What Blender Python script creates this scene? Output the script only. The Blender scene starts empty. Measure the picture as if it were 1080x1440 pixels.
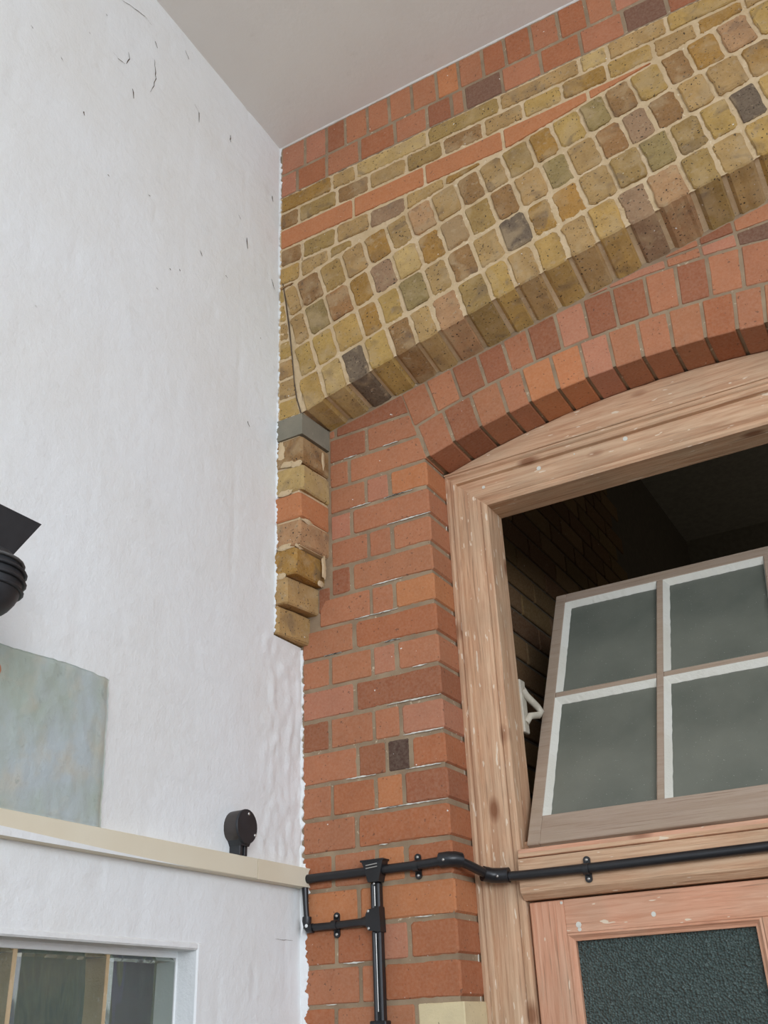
import bpy, math, random
import numpy as np
from mathutils import Matrix, Vector, noise as mn

random.seed(7)
Z0 = 1.6            # eye height of the photographer above the floor
scn = bpy.context.scene
COL = scn.collection

# ------------------------------------------------------------------ camera
cam_d = bpy.data.cameras.new('camera'); cam = bpy.data.objects.new('camera', cam_d); COL.objects.link(cam)
RX = (0.86612021, 0.49837461, -0.03819059)
RY = (0.26021942, -0.38435733, 0.88575126)
RZ = (0.42675711, -0.77710501, -0.4625864)
mt = Matrix(((RX[0], RY[0], RZ[0], 0), (RX[1], RY[1], RZ[1], -2.0), (RX[2], RY[2], RZ[2], Z0), (0, 0, 0, 1)))
cam.matrix_world = mt
cam_d.sensor_fit = 'VERTICAL'; cam_d.sensor_height = 24.0; cam_d.lens = 24.0 * 1420.1 / 1440.0
cam_d.clip_start = 0.02
scn.camera = cam
# ------------------------------------------------------------------ light
w = bpy.data.worlds.new('overcast_sky'); scn.world = w; w.use_nodes = True
bg = w.node_tree.nodes['Background']; bg.inputs[0].default_value = (0.80, 0.91, 1.06, 1); bg.inputs[1].default_value = 1.62
def area(name, loc, target, size, energy, col):
    l = bpy.data.lights.new(name, 'AREA'); l.shape = 'RECTANGLE'; l.size, l.size_y = size; l.energy = energy; l.color = col
    o = bpy.data.objects.new(name, l); COL.objects.link(o); o.location = loc
    o.rotation_euler = (Vector(target) - Vector(loc)).to_track_quat('-Z', 'Y').to_euler(); return o
area('daylight_from_window', (2.6, -4.3, Z0 + 1.0), (-0.9, 0.0, Z0 + 1.0), (2.2, 1.6), 98, (0.96, 0.99, 1.03))
area('corridor_fill', (1.6, 2.6, Z0 + .9), (0.6, 2.4, Z0 + 2.45), (.4, .4), 3.4, (1.0, 0.93, 0.82))  # added fill that lifts the dark corridor; no lamp is seen there
scn.view_settings.view_transform = 'Standard'; scn.view_settings.look = 'None'
scn.view_settings.gamma = 1; scn.view_settings.use_curve_mapping = False
scn.view_settings.exposure = 0.08

# ------------------------------------------------------------------ materials
def lin(r, g, b, k=1.0):
    f = lambda c: ((c / 255 + .055) / 1.055) ** 2.4 if c > 10 else c / 255 / 12.92
    return (f(r) * k, f(g) * k, f(b) * k, 1)
class NT:
    def __init__(s, name):
        s.m = bpy.data.materials.new(name); s.m.use_nodes = True; s.t = s.m.node_tree
        s.b = s.t.nodes['Principled BSDF']
    def n(s, typ, **kw):
        x = s.t.nodes.new(typ)
        for k, v in kw.items():
            if k.startswith('i_'): x.inputs[k[2:].replace('_', ' ')].default_value = v
            else: setattr(x, k, v)
        return x
    def l(s, a, b): s.t.links.new(a, b)
    def coord(s, scale=(1, 1, 1), rnd=True):
        tc = s.n('ShaderNodeTexCoord'); mp = s.n('ShaderNodeMapping'); mp.inputs['Scale'].default_value = scale
        s.l(tc.outputs['Object'], mp.inputs['Vector'])
        if rnd:
            oi = s.n('ShaderNodeObjectInfo'); mu = s.n('ShaderNodeMath', operation='MULTIPLY'); mu.inputs[1].default_value = 37.0
            s.l(oi.outputs['Random'], mu.inputs[0]); s.l(mu.outputs[0], mp.inputs['Location'])
        return mp.outputs[0]
    def noise(s, vec, scale, detail=3, rough=.55, dist=0):
        x = s.n('ShaderNodeTexNoise'); x.inputs['Scale'].default_value = scale; x.inputs['Detail'].default_value = detail
        x.inputs['Roughness'].default_value = rough; x.inputs['Distortion'].default_value = dist
        s.l(vec, x.inputs['Vector']); return x.outputs['Fac']
    def ramp(s, fac, p0, p1, c0=(0, 0, 0, 1), c1=(1, 1, 1, 1)):
        r = s.n('ShaderNodeValToRGB'); e = r.color_ramp.elements
        e[0].position = p0; e[1].position = p1; e[0].color = c0; e[1].color = c1
        s.l(fac, r.inputs[0]); return r.outputs[0]
    def mix(s, fac, a, b, bt='MIX'):
        x = s.n('ShaderNodeMix', data_type='RGBA', blend_type=bt)
        for v, i in ((fac, 0), (a, 6), (b, 7)):
            if isinstance(v, (int, float)): x.inputs[i].default_value = v
            elif isinstance(v, tuple): x.inputs[i].default_value = v
            else: s.l(v, x.inputs[i])
        return x.outputs[2]
    def bump(s, h, strength=.5, dist=.002, prev=None):
        x = s.n('ShaderNodeBump'); x.inputs['Strength'].default_value = strength; x.inputs['Distance'].default_value = dist
        s.l(h, x.inputs['Height'])
        if prev is not None: s.l(prev, x.inputs['Normal'])
        s.l(x.outputs[0], s.b.inputs['Normal']); return x.outputs[0]
    def col(s, c): s.l(c, s.b.inputs['Base Color']) if not isinstance(c, tuple) else setattr(s.b.inputs['Base Color'], 'default_value', c)
    def rough(s, v): s.b.inputs['Roughness'].default_value = v

def mat_brick(name, pits, var):
    t = NT(name); v = t.coord((1, 1, 1)); oi = t.n('ShaderNodeObjectInfo')
    big = t.noise(v, 22, 4, .6); small = t.noise(v, 160, 3, .6)
    c = t.mix(t.ramp(big, .3, .72), t.mix(var, oi.outputs['Color'], (.45, .38, .32, 1), 'MULTIPLY'), t.mix(var * .6, oi.outputs['Color'], (1.0, .88, .68, 1), 'MULTIPLY'))
    c = t.mix(t.ramp(small, .35, .8, (.0, 0, 0, 1), (.5, .5, .5, 1)), c, t.mix(.22, c, (.8, .68, .5, 1)))
    if pits:
        p = t.ramp(t.noise(v, 170, 1, .5), .66, .72)
        c = t.mix(p, c, (.06, .04, .028, 1))
        c = t.mix(t.ramp(t.noise(v, 60, 2), .62, .70), c, t.mix(.5, c, (.45, .33, .2, 1)))
        c = t.mix(t.ramp(t.noise(v, 13, 2, .5, .6), .52, .66), c, t.mix(.45, c, (.50, .36, .20, 1)))
        c = t.mix(t.ramp(t.noise(v, 17, 2, .5, .6), .60, .72), c, t.mix(.45, c, (.14, .10, .075, 1)))
    else:
        c = t.mix(t.ramp(t.noise(v, 130, 1, .5), .71, .74), c, t.mix(.6, c, (.10, .06, .045, 1)))
    c = t.mix(t.ramp(t.noise(v, 95, 1, .4), .80, .82), c, (.75, .72, .66, 1))   # spots of old white paint
    t.col(c); t.rough(.88); t.b.inputs['Specular IOR Level'].default_value = .25
    t.bump(t.noise(v, 230 if not pits else 120, 5, .75), .7, .0034 if pits else .0013)
    return t.m
M_YB = mat_brick('stock_brick', True, .55)
M_RB = mat_brick('red_brick', False, .22)

def mat_mortar(name, c0, c1, spot, bs):
    t = NT(name); v = t.coord((1, 1, 1), False)
    c = t.mix(t.ramp(t.noise(v, 14, 4), .35, .7), c0, c1)
    c = t.mix(t.ramp(t.noise(v, 70, 3, .6), .63, .7), c, t.mix(.7, c, spot))
    c = t.mix(t.ramp(t.noise(v, 120, 2, .6), .68, .74), c, t.mix(.6, c, (.12, .09, .06, 1)))
    t.col(c); t.rough(.95); t.bump(t.noise(v, 180, 5, .7), .8, bs); return t.m
M_MY = mat_mortar('lime_mortar', lin(208, 180, 138), lin(228, 202, 164), lin(240, 222, 192), .005)
M_MR = mat_mortar('cement_mortar', lin(140, 118, 94), lin(166, 144, 116), lin(214, 196, 168), .0015)
M_MG = mat_mortar('grey_cement', lin(128, 122, 106), lin(142, 134, 116), lin(150, 142, 125), .001)

def mat_plaster(name, c, bs=.0015, warm=None, scale=30):
    t = NT(name); v = t.coord((1, 1, 1), False)
    cc = t.mix(t.ramp(t.noise(v, 3.0, 4), .35, .7), c, warm or c)
    cc = t.mix(t.ramp(t.noise(v, 11, 5, .7), .62, .75), cc, t.mix(.10, cc, (.35, .28, .2, 1)))
    t.col(cc); t.rough(.6); t.b.inputs['Specular IOR Level'].default_value = .3
    n1 = t.bump(t.noise(v, scale, 6, .65), .8, bs); t.bump(t.noise(v, 260, 3, .6), .25, .0006, n1); return t.m
M_WHITE = mat_plaster('white_paint', lin(240, 242, 242), .004, lin(236, 236, 233))
M_CEIL = mat_plaster('ceiling_paint', lin(238, 234, 228), .001, lin(234, 229, 223), 60)

def mat_wood(name, axis, base, dark, paint=.0, knots=True):
    t = NT(name); s = [38, 38, 38]; s[axis] = 2.2
    v = t.coord(tuple(s)); v2 = t.coord((1, 1, 1))
    g = t.noise(v, 2.2, 5, .65, .6)
    c = t.mix(t.ramp(g, .36, .66), dark, base)
    s2 = [190, 190, 190]; s2[axis] = 5
    fine = t.noise(t.coord(tuple(s2)), 1.3, 2, .6)
    c = t.mix(t.ramp(fine, .60, .74), c, t.mix(.55, c, lin(110, 74, 48)))
    c = t.mix(t.ramp(t.noise(v2, 6, 3), .4, .7), c, t.mix(.35, c, lin(168, 150, 125)))
    if knots:
        vo = t.n('ShaderNodeTexVoronoi'); vo.inputs['Scale'].default_value = 1.0
        sk = [11, 11, 11]; sk[axis] = 5
        t.l(t.coord(tuple(sk)), vo.inputs['Vector'])
        c = t.mix(t.ramp(vo.outputs['Distance'], .07, .17, (1, 1, 1, 1), (0, 0, 0, 1)), c, t.mix(.75, c, lin(120, 66, 34)))
    if paint:
        s3 = [60, 60, 60]; s3[axis] = 14
        c = t.mix(t.ramp(t.noise(t.coord(tuple(s3)), 1.6, 2, .5), .80 - paint, .82 - paint), c, lin(225, 205, 180))
    t.col(c); t.rough(.72); t.b.inputs['Specular IOR Level'].default_value = .3
    n1 = t.bump(g, .5, .003); t.bump(fine, .6, .0018, n1); return t.m
PINE, PINED = lin(220, 184, 150), lin(192, 146, 112)
M_WV = mat_wood('stripped_pine_upright', 2, PINE, PINED, .145)
M_WH = mat_wood('stripped_pine_level', 0, PINE, PINED, .11)
M_WP = mat_wood('pink_pine_level', 0, lin(224, 172, 142), lin(204, 144, 112), .10)
M_WPV = mat_wood('pink_pine_upright', 2, lin(222, 172, 142), lin(206, 146, 114), .08)
M_WS = mat_wood('grey_primed_timber', 0, lin(176, 156, 138), lin(165, 143, 124), 0, False)

def mat_simple(name, c, rough=.5, metal=0, bump=0, bscale=200):
    t = NT(name); v = t.coord()
    t.col(t.mix(t.ramp(t.noise(v, 40, 3), .3, .7), c, tuple([x * .75 for x in c[:3]]) + (1,)))
    t.rough(rough); t.b.inputs['Metallic'].default_value = metal
    if bump: t.bump(t.noise(v, bscale, 3), .4, bump)
    return t.m
M_BLK = mat_simple('black_enamel', (.016, .016, .018, 1), .34, 0, .0006, 120)
M_BLKM = mat_simple('matt_black_metal', (.028, .030, .034, 1), .5)
M_FIN = mat_simple('dull_grey_metal', (.13, .125, .12, 1), .6)
M_SCR = mat_simple('bright_screw', (.62, .60, .56, 1), .32, .7)
M_BOX = mat_simple('brown_black_bakelite', (.055, .045, .04, 1), .42, 0, .0006)
M_BEIGE = mat_plaster('cream_trunking_paint', lin(234, 226, 204), .0004, lin(226, 214, 188))
M_PUTTY = mat_plaster('white_putty', lin(226, 224, 214), .003, lin(210, 205, 190), 80)
M_STAY = mat_simple('cream_painted_iron', lin(205, 196, 178), .4)
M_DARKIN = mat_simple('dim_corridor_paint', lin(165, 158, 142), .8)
M_PANEL = mat_mortar('panel_green', lin(78, 92, 62), lin(128, 126, 84), lin(150, 160, 140), .02)
M_DKMORTAR = mat_simple('dark_mortar', lin(98, 88, 74), .9)  # dark mortar tone for the corridor side wall
M_PURP = mat_simple('purple_backdrop', lin(92, 84, 128), .9)
M_FLOOR = mat_simple('stone_floor', lin(104, 98, 90), .7)
M_CRACK = mat_simple('crack_dirt', lin(96, 80, 64), .9)
M_ORANGE = mat_simple('orange_paint', lin(214, 150, 116), .7)

def mat_slab():
    t = NT('grey_green_impasto'); v = t.coord((1, 1, 1), False)
    c = t.mix(t.ramp(t.noise(v, 7, 4), .38, .62), lin(172, 182, 170), lin(184, 193, 194))
    c = t.mix(t.ramp(t.noise(v, 16, 3), .50, .85), c, lin(196, 190, 172))
    c = t.mix(t.ramp(t.noise(v, 45, 5, .7), .60, .85), c, lin(140, 146, 138))
    t.col(c); t.rough(.75); t.bump(t.noise(v, 60, 5, .65), .6, .003); return t.m
M_SLAB = mat_slab()

def mat_obscure():
    t = NT('dusty_obscured_glass'); v = t.coord((1, 1, 1), False)
    c = t.mix(t.ramp(t.noise(v, 5, 4), .35, .7), lin(112, 116, 106), lin(134, 136, 124))
    c = t.mix(t.ramp(t.noise(v, 300, 1), .74, .78), c, lin(190, 190, 180))
    t.col(c); t.rough(.30); t.b.inputs['Specular IOR Level'].default_value = .55
    t.b.inputs['Transmission Weight'].default_value = .18; t.b.inputs['IOR'].default_value = 1.45
    t.bump(t.noise(v, 420, 2), .35, .0006); return t.m
M_GL1 = mat_obscure()
def mat_hammered():
    t = NT('hammered_glass'); v = t.coord((1, 1, 1), False)
    t.col(lin(104, 122, 118)); t.rough(.09); t.b.inputs['Transmission Weight'].default_value = .25
    t.b.inputs['IOR'].default_value = 1.5
    vo = t.n('ShaderNodeTexVoronoi'); vo.inputs['Scale'].default_value = 210; t.l(v, vo.inputs['Vector'])
    t.bump(vo.outputs['Distance'], 1.0, .011); return t.m
M_GL2 = mat_hammered()
def mat_block():
    t = NT('glass_block'); v = t.coord((1, 1, 1), False)
    t.col((.70, .78, .72, 1)); t.rough(.05); t.b.inputs['Transmission Weight'].default_value = .9
    t.b.inputs['IOR'].default_value = 1.3
    t.bump(t.noise(t.coord((1, 9, 2.2), False), 1.0, 2, .5, .4), .6, .02); return t.m
M_GL3 = mat_block()

# ------------------------------------------------------------------ mesh helpers (all coordinates: x right, y into the wall, z above the eye)
ORG = {}
class MB:
    def __init__(s): s.v = []; s.f = []; s.sm = []
    def add(s, vs, fs, smooth=False):
        o = len(s.v); s.v += [tuple(map(float, p)) for p in vs]; s.f += [tuple(i + o for i in f) for f in fs]; s.sm += [smooth] * len(fs)
    def box(s, x0, x1, y0, y1, z0, z1, c=.0):
        if c <= 0:
            vs = [(x, y, z) for x in (x0, x1) for y in (y0, y1) for z in (z0, z1)]
            s.add(vs, [(0, 1, 3, 2), (4, 6, 7, 5), (0, 4, 5, 1), (2, 3, 7, 6), (0, 2, 6, 4), (1, 5, 7, 3)]); return
        vs = []; L = (x0, y0, z0); H = (x1, y1, z1); idx = {}
        for k in range(8):
            b = (k & 1, k >> 1 & 1, k >> 2 & 1); p = [H[i] if b[i] else L[i] for i in range(3)]
            for a in range(3):
                q = [p[i] + (0 if i == a else (-c if b[i] else c)) for i in range(3)]; idx[(k, a)] = len(vs); vs.append(q)
        fs = []
        for a in range(3):
            u, v_ = (a + 1) % 3, (a + 2) % 3
            for sd in (0, 1):
                ks = [sum((bit << ax) for ax, bit in ((a, sd), (u, i), (v_, j))) for i, j in ((0, 0), (1, 0), (1, 1), (0, 1))]
                f = [idx[(k, a)] for k in ks]; fs.append(f if sd else f[::-1])
        for a in range(3):
            u, v_ = (a + 1) % 3, (a + 2) % 3
            for i in (0, 1):
                for j in (0, 1):
                    k0 = (i << u) | (j << v_); k1 = k0 | (1 << a)
                    f = [idx[(k0, u)], idx[(k1, u)], idx[(k1, v_)], idx[(k0, v_)]]
                    fs.append(f if (i ^ j) == 0 else f[::-1])
        for k in range(8): fs.append([idx[(k, a)] for a in range(3)])
        s.add(vs, fs)
    def ring_tube(s, pts, rad, n=12, caps=True, up=None):
        pts = [Vector(p) for p in pts]; rads = rad if isinstance(rad, (list, tuple)) else [rad] * len(pts)
        vs = []; prevn = None
        for i, p in enumerate(pts):
            d = (pts[min(i + 1, len(pts) - 1)] - pts[max(i - 1, 0)]).normalized()
            if prevn is None:
                a = Vector((0, 0, 1)) if abs(d.z) < .9 else Vector((0, 1, 0)); nn = (a - d * a.dot(d)).normalized()
            else: nn = (prevn - d * prevn.dot(d)).normalized()
            prevn = nn; b = d.cross(nn)
            for k in range(n):
                t = 2 * math.pi * k / n; vs.append(p + (nn * math.cos(t) + b * math.sin(t)) * rads[i])
        fs = [(i * n + k, i * n + (k + 1) % n, (i + 1) * n + (k + 1) % n, (i + 1) * n + k) for i in range(len(pts) - 1) for k in range(n)]
        s.add(vs, fs, True)
        if caps: 
            s.add([vs[k] for k in range(n)], [tuple(range(n))[::-1]]); s.add(vs[-n:], [tuple(range(n))])
    def sweep(s, prof, a, b):      # profile of 3d points at both ends
        n = len(prof); vs = [a(p) for p in prof] + [b(p) for p in prof]
        s.add(vs, [(i, i + 1, n + i + 1, n + i) for i in range(n - 1)])
        s.add([a(p) for p in prof], [tuple(range(n))]); s.add([b(p) for p in prof], [tuple(range(n))[::-1]])
    def build(s, name, mat, parent=None, color=None, recalc=True, **props):
        vs = np.array(s.v); c = (vs.min(0) + vs.max(0)) / 2; c[2] = vs[:, 2].min() if parent is None else c[2]
        me = bpy.data.meshes.new(name); me.from_pydata((vs - c).tolist(), [], s.f)
        me.polygons.foreach_set('use_smooth', s.sm); me.materials.append(mat); me.update()
        if recalc:
            import bmesh
            bm = bmesh.new(); bm.from_mesh(me); bmesh.ops.recalc_face_normals(bm, faces=bm.faces); bm.to_mesh(me); bm.free()
        o = bpy.data.objects.new(name, me); COL.objects.link(o); wl = c + np.array([0, 0, Z0]); ORG[o.name] = wl
        if parent is not None: o.parent = parent; o.location = tuple(wl - ORG[parent.name])
        else: o.location = tuple(wl)
        if color: o.color = color
        for k, v in props.items(): o[k] = v
        return o
def empty(name, loc, **props):
    o = bpy.data.objects.new(name, None); COL.objects.link(o); o.empty_display_size = .05
    o.location = (loc[0], loc[1], loc[2] + Z0); ORG[o.name] = np.array(o.location)
    for k, v in props.items(): o[k] = v
    return o
def thing(o, label, cat, group=None):
    o['label'] = label; o['category'] = cat
    if group: o['group'] = group
    return o
def cyl(mb, c, axis, r, h, n=16):
    c = Vector(c); a = Vector(axis).normalized(); mb.ring_tube([c, c + a * h], r, n)
def dome(mb, c, axis, r, n=10):
    c = Vector(c); a = Vector(axis).normalized(); mb.ring_tube([c, c + a * r * .35, c + a * r * .6], [r, r * .85, r * .35], n)

# ------------------------------------------------------------------ polygon brick
def clip(poly, f):
    out = []
    n = len(poly)
    for i in range(n):
        a, b = poly[i], poly[(i + 1) % n]; fa, fb = f(*a), f(*b)
        if fa >= 0: out.append(a)
        if (fa >= 0) != (fb >= 0):
            lo, hi = 0.0, 1.0
            for _ in range(24):
                m = (lo + hi) / 2; p = (a[0] + (b[0] - a[0]) * m, a[1] + (b[1] - a[1]) * m)
                if (f(*p) >= 0) == (fa >= 0): lo = m
                else: hi = m
            out.append(p)
    return out
def area2(p): return sum(p[i][0] * p[(i + 1) % len(p)][1] - p[(i + 1) % len(p)][0] * p[i][1] for i in range(len(p))) / 2
def inset(p, d):
    n = len(p); q = []
    if isinstance(d, (int, float)): d = [d] * n
    for i in range(n):
        a, b, c = p[i - 1], p[i], p[(i + 1) % n]
        e1 = Vector((b[0] - a[0], b[1] - a[1])); e2 = Vector((c[0] - b[0], c[1] - b[1]))
        if e1.length < 1e-6 or e2.length < 1e-6: q.append(b); continue
        e1.normalize(); e2.normalize(); n1 = Vector((-e1.y, e1.x)); n2 = Vector((-e2.y, e2.x))
        cr = e1.x * e2.y - e1.y * e2.x
        p1 = Vector(b) + n1 * d[i - 1]; p2 = Vector(b) + n2 * d[i]
        if abs(cr) < .02: q.append(tuple(p1)); continue
        t = ((p2.x - p1.x) * e2.y - (p2.y - p1.y) * e2.x) / cr; q.append(tuple(p1 + e1 * t))
    return q
def cleanp(p, tol=.004):
    q = []
    for a in p:
        if not q or math.hypot(a[0] - q[-1][0], a[1] - q[-1][1]) > tol: q.append(a)
    while len(q) > 2 and math.hypot(q[0][0] - q[-1][0], q[0][1] - q[-1][1]) < tol: q.pop()
    return q
def brick(poly, y0, depth, mat, parent, color, gap=.005, ch=.003, jit=.001, label=None, rough=.0, name='brick', gapf=None):
    poly = cleanp(poly)
    if len(poly) < 3: return None
    if area2(poly) < 0: poly = poly[::-1]
    if area2(poly) < 2.5e-4: return None
    q = inset(poly, [gapf(poly[i], poly[(i + 1) % len(poly)], gap) for i in range(len(poly))] if gapf else gap)
    if area2(q) < 1.2e-4 or any((q[(i+1)%len(q)][0]-q[i][0])*(poly[(i+1)%len(q)][0]-poly[i][0])+(q[(i+1)%len(q)][1]-q[i][1])*(poly[(i+1)%len(q)][1]-poly[i][1]) <= 0 for i in range(len(q))): return None
    out = []
    n = len(q)
    for i in range(n):
        a, b, c = Vector(q[i - 1]), Vector(q[i]), Vector(q[(i + 1) % n])
        la, lc = (a - b).length, (c - b).length
        r = min(ch * (.7 + random.random() * (.7 + rough * 200)), la * .3, lc * .3)
        out.append(b + (a - b).normalized() * r); out.append(b + (c - b).normalized() * r)
        if lc > .035:
            nn = Vector((-(c - b).y, (c - b).x)).normalized()
            for fr_ in ((.5,) if jit < .0015 else (.3, .52, .74)): out.append(b + (c - b) * fr_ + nn * (random.random() * jit * 1.6 - jit * .7))
    out = [Vector((v.x + random.uniform(-jit, jit) * .5, v.y + random.uniform(-jit, jit) * .5)) for v in out]
    cx = sum(v.x for v in out) / len(out); cy = sum(v.y for v in out) / len(out); N = len(out)
    y0 += random.uniform(-.0008, .0008) - (random.random() * rough)
    tx, tz = random.uniform(-.012, .012), random.uniform(-.012, .012)
    def yy(v): return y0 + (v.x - cx) * tx + (v.y - cy) * tz
    fr = [(cx + (v.x - cx) * (1 - ch / max(.02, (v - Vector((cx, cy))).length)), yy(v), cy + (v.y - cy) * (1 - ch / max(.02, (v - Vector((cx, cy))).length))) for v in out]
    md = [(v.x, yy(v) + ch * .8, v.y) for v in out]; bk = [(v.x, y0 + depth, v.y) for v in out]
    mb = MB(); mb.add(fr + md + bk, [tuple(range(N))] + [(i, (i + 1) % N, N + (i + 1) % N, N + i) for i in range(N)] + [(N + i, N + (i + 1) % N, 2 * N + (i + 1) % N, 2 * N + i) for i in range(N)])
    o = mb.build(name, mat, parent, color)
    if label: o['label'] = label
    return o
def vary(c, a=.10):
    k = 1 + random.uniform(-a, a); return tuple(min(1, x * k * (1 + random.uniform(-a, a) * .25)) for x in c[:3]) + (1,)

# colours that belong to the bricks themselves
YC = {'y': lin(192, 158, 92), 'o': lin(176, 134, 68), 't': lin(186, 152, 100), 'p': lin(190, 148, 108), 'g': lin(116, 100, 84),
      'm': lin(166, 134, 104), 'v': lin(170, 140, 84), 'k': lin(158, 120, 76), 'e': lin(160, 138, 90), 'r': lin(170, 126, 80), 'l': lin(202, 172, 114)}
RK = .86
RC = {'r': lin(192, 122, 90), 'd': lin(168, 102, 74), 'o': lin(206, 130, 88), 'p': lin(200, 130, 104), 'k': lin(134, 92, 76), 'n': lin(92, 66, 58),
      'b': lin(184, 110, 76), 'c': lin(226, 208, 168)}
RC = {k: (v[0] * RK, v[1] * RK * 1.06, v[2] * RK * 1.0, 1) if k != 'c' else v for k, v in RC.items()}

# ------------------------------------------------------------------ geometry of the arches (metres)
AC = (1.676, -10.398); AR = [12.247, 12.358, 12.472, 12.584, 12.695]       # broad yellow arch, centre and ring radii
def yel(i, x): return AC[1] + math.sqrt(AR[i] ** 2 - (x - AC[0]) ** 2)
RA = (-.385, -.70); RR = [2.090, 2.198, 2.318]                             # red segmental arch over the opening
def red(i, x): return RA[1] + math.sqrt(max(.01, RR[i] ** 2 - (x - RA[0]) ** 2))
XW, XA = -1.352, -.970        # white wall face, arris of the red pier
P1 = -.115                    # face of the projecting brickwork
XR = .200                     # right arris of the opening
def soff(x): return max(1.486 + .178 * (x + 1.27) - .004 * (x + 1.27) ** 2, 1.40)   # where the soffit meets the lower wall

def grid(name, xs, zfun, nz, y, amp, sc, mat, parent, seed=0, **props):
    vs = []; fs = []
    for x in xs:
        a, b = zfun(x)
        for j in range(nz + 1):
            z = a + (b - a) * j / nz
            d = .8 * mn.noise(Vector((x * sc + seed, 3.1, z * sc))) + .8 * mn.noise(Vector((x * sc * 2.3, seed, z * sc * 2.3)))
            vs.append((x, y - amp * d, z))
    m = nz + 1
    for i in range(len(xs) - 1):
        for j in range(nz): fs.append((i * m + j, (i + 1) * m + j, (i + 1) * m + j + 1, i * m + j + 1))
    mb = MB(); mb.add(vs, fs, True)
    return mb.build(name, mat, parent, None, False, **props)

STREAKS = [(-1.199, -1.136, 1.232), (-1.097, -1.03, 1.237), (-1.141, -1.055, 1.011), (-1.091, -0.967, 1.164), (-1.194, -1.071, 0.925), (-1.111, -1.069, 0.854), (-1.285, -1.234, 0.856), (-1.215, -1.174, 1.382), (-1.094, -1.048, 1.384), (-1.113, -0.971, 0.701), (-1.228, -1.148, 0.55), (-1.071, -0.982, 0.548), (-1.124, -0.97, 0.47), (-1.113, -1.071, 0.854), (-1.282, -1.234, 0.852), (-1.04, -1.002, 0.78), (-1.244, -1.192, 0.143), (-1.17, -1.083, 0.467), (-1.146, -1.125, 0.382), (-1.066, -1.026, 0.227), (-1.288, -1.262, 0.068), (-1.074, -0.97, 0.623), (-1.096, -1.013, 1.236)]
# ================================================================== the brick end wall
wall = MB()
wall.box(-1.6, XA - .004, .0046, .2, -1.6, 1.9)
wall.box(XR + .004, 3.4, .0046, .2, -1.6, 1.9)
wall.box(-1.6, 3.4, .0 - .10, .2, 1.9, 2.7)
for i in range(24):   # above the opening, following the red arch
    x0 = XA - .004 + (XR - XA + .008) * i / 24; x1 = XA - .004 + (XR - XA + .008) * (i + 1) / 24
    wall.add([(x, y, z) for x in (x0, x1) for y in (.0046, .2) for z in (red(0, x) + .006, 1.9)], [(0, 1, 3, 2), (4, 6, 7, 5), (0, 4, 5, 1), (2, 3, 7, 6), (0, 2, 6, 4), (1, 5, 7, 3)])
W = wall.build('wall_back', M_MR, None, kind='structure', label='red and yellow brick end wall with a timber framed doorway in it')
lx = list(np.linspace(XW - .01, XA - .004, 60))
grid('mortar', lx, lambda x: (-.35, soff(max(x, -1.27)) + .02), 240, .0022, .0014, 60, M_MR, W, 1.0, label='grey brown mortar of the lower red brickwork')
grid('mortar', list(np.linspace(XA - .004, XR + .004, 160)), lambda x: (red(0, x) + .005, soff(x) + .02), 60, .0022, .0014, 60, M_MR, W, 2.0)
grid('mortar', list(np.linspace(XR + .004, .75, 50)), lambda x: (-.35, soff(x) + .02), 120, .0022, .0014, 60, M_MR, W, 3.0)
RED_SEQ = 'rbodrprbdorbpdrb'
def rc(): return vary(RC[random.choice(RED_SEQ)], .08)
# joints measured course by course (x), from course -2 downwards; pitch 77.4 mm
J = {-3: [-1.24], -2: [-1.143], -1: [-1.200], 0: [-1.150, -1.080], 1: [-1.196], 2: [-1.148, -1.080], 3: [-1.201], 4: [-1.146, -1.081], 5: [-1.198],
     6: [-1.267, -1.148, -1.082], 7: [-1.200], 8: [-1.271, -1.150, -1.079], 9: [-1.196, -1.119, -1.057], 10: [-1.267, -1.151, -1.079], 11: [-1.204],
     12: [-1.268, -1.154, -1.082], 13: [-1.203], 14: [-1.262, -1.150, -1.083], 15: [-1.203, -1.15], 16: [-1.265, -1.15, -1.074], 17: [-1.203], 18: [-1.267, -1.15, -1.08], 19: [-1.2], 20: [-1.267, -1.15, -1.08]}
CC = {-2: 'dr', -1: 'rr', 0: 'rpo', 1: 'pr', 2: 'rrr', 3: 'dr', 4: 'rro', 5: 'rb', 6: 'rrpr', 7: 'rb', 8: 'drrp', 9: 'poknd'[:1] + 'dnb', 10: 'pbod'[:4], 11: 'rb', 12: 'brob', 13: 'oo', 14: 'bbpb', 15: 'rrb', 16: 'brrd', 17: 'rd'}
CC[9] = 'rdnb'; CC[8] = 'drrp'; CC[10] = 'rbod'; CC[7] = 'pd'; CC[16] = 'brrc'
def left_edge(z):   # the yellow corbelled pier covers the left end of the upper courses
    if z > 1.03: return -1.262
    if z > .955: return -1.300
    if z > .88: return -1.325
    return XW + .001
spr = math.sin((XA - RA[0]) / RR[0])
skx = lambda z: -.964 - (z - 1.308) * .288
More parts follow.
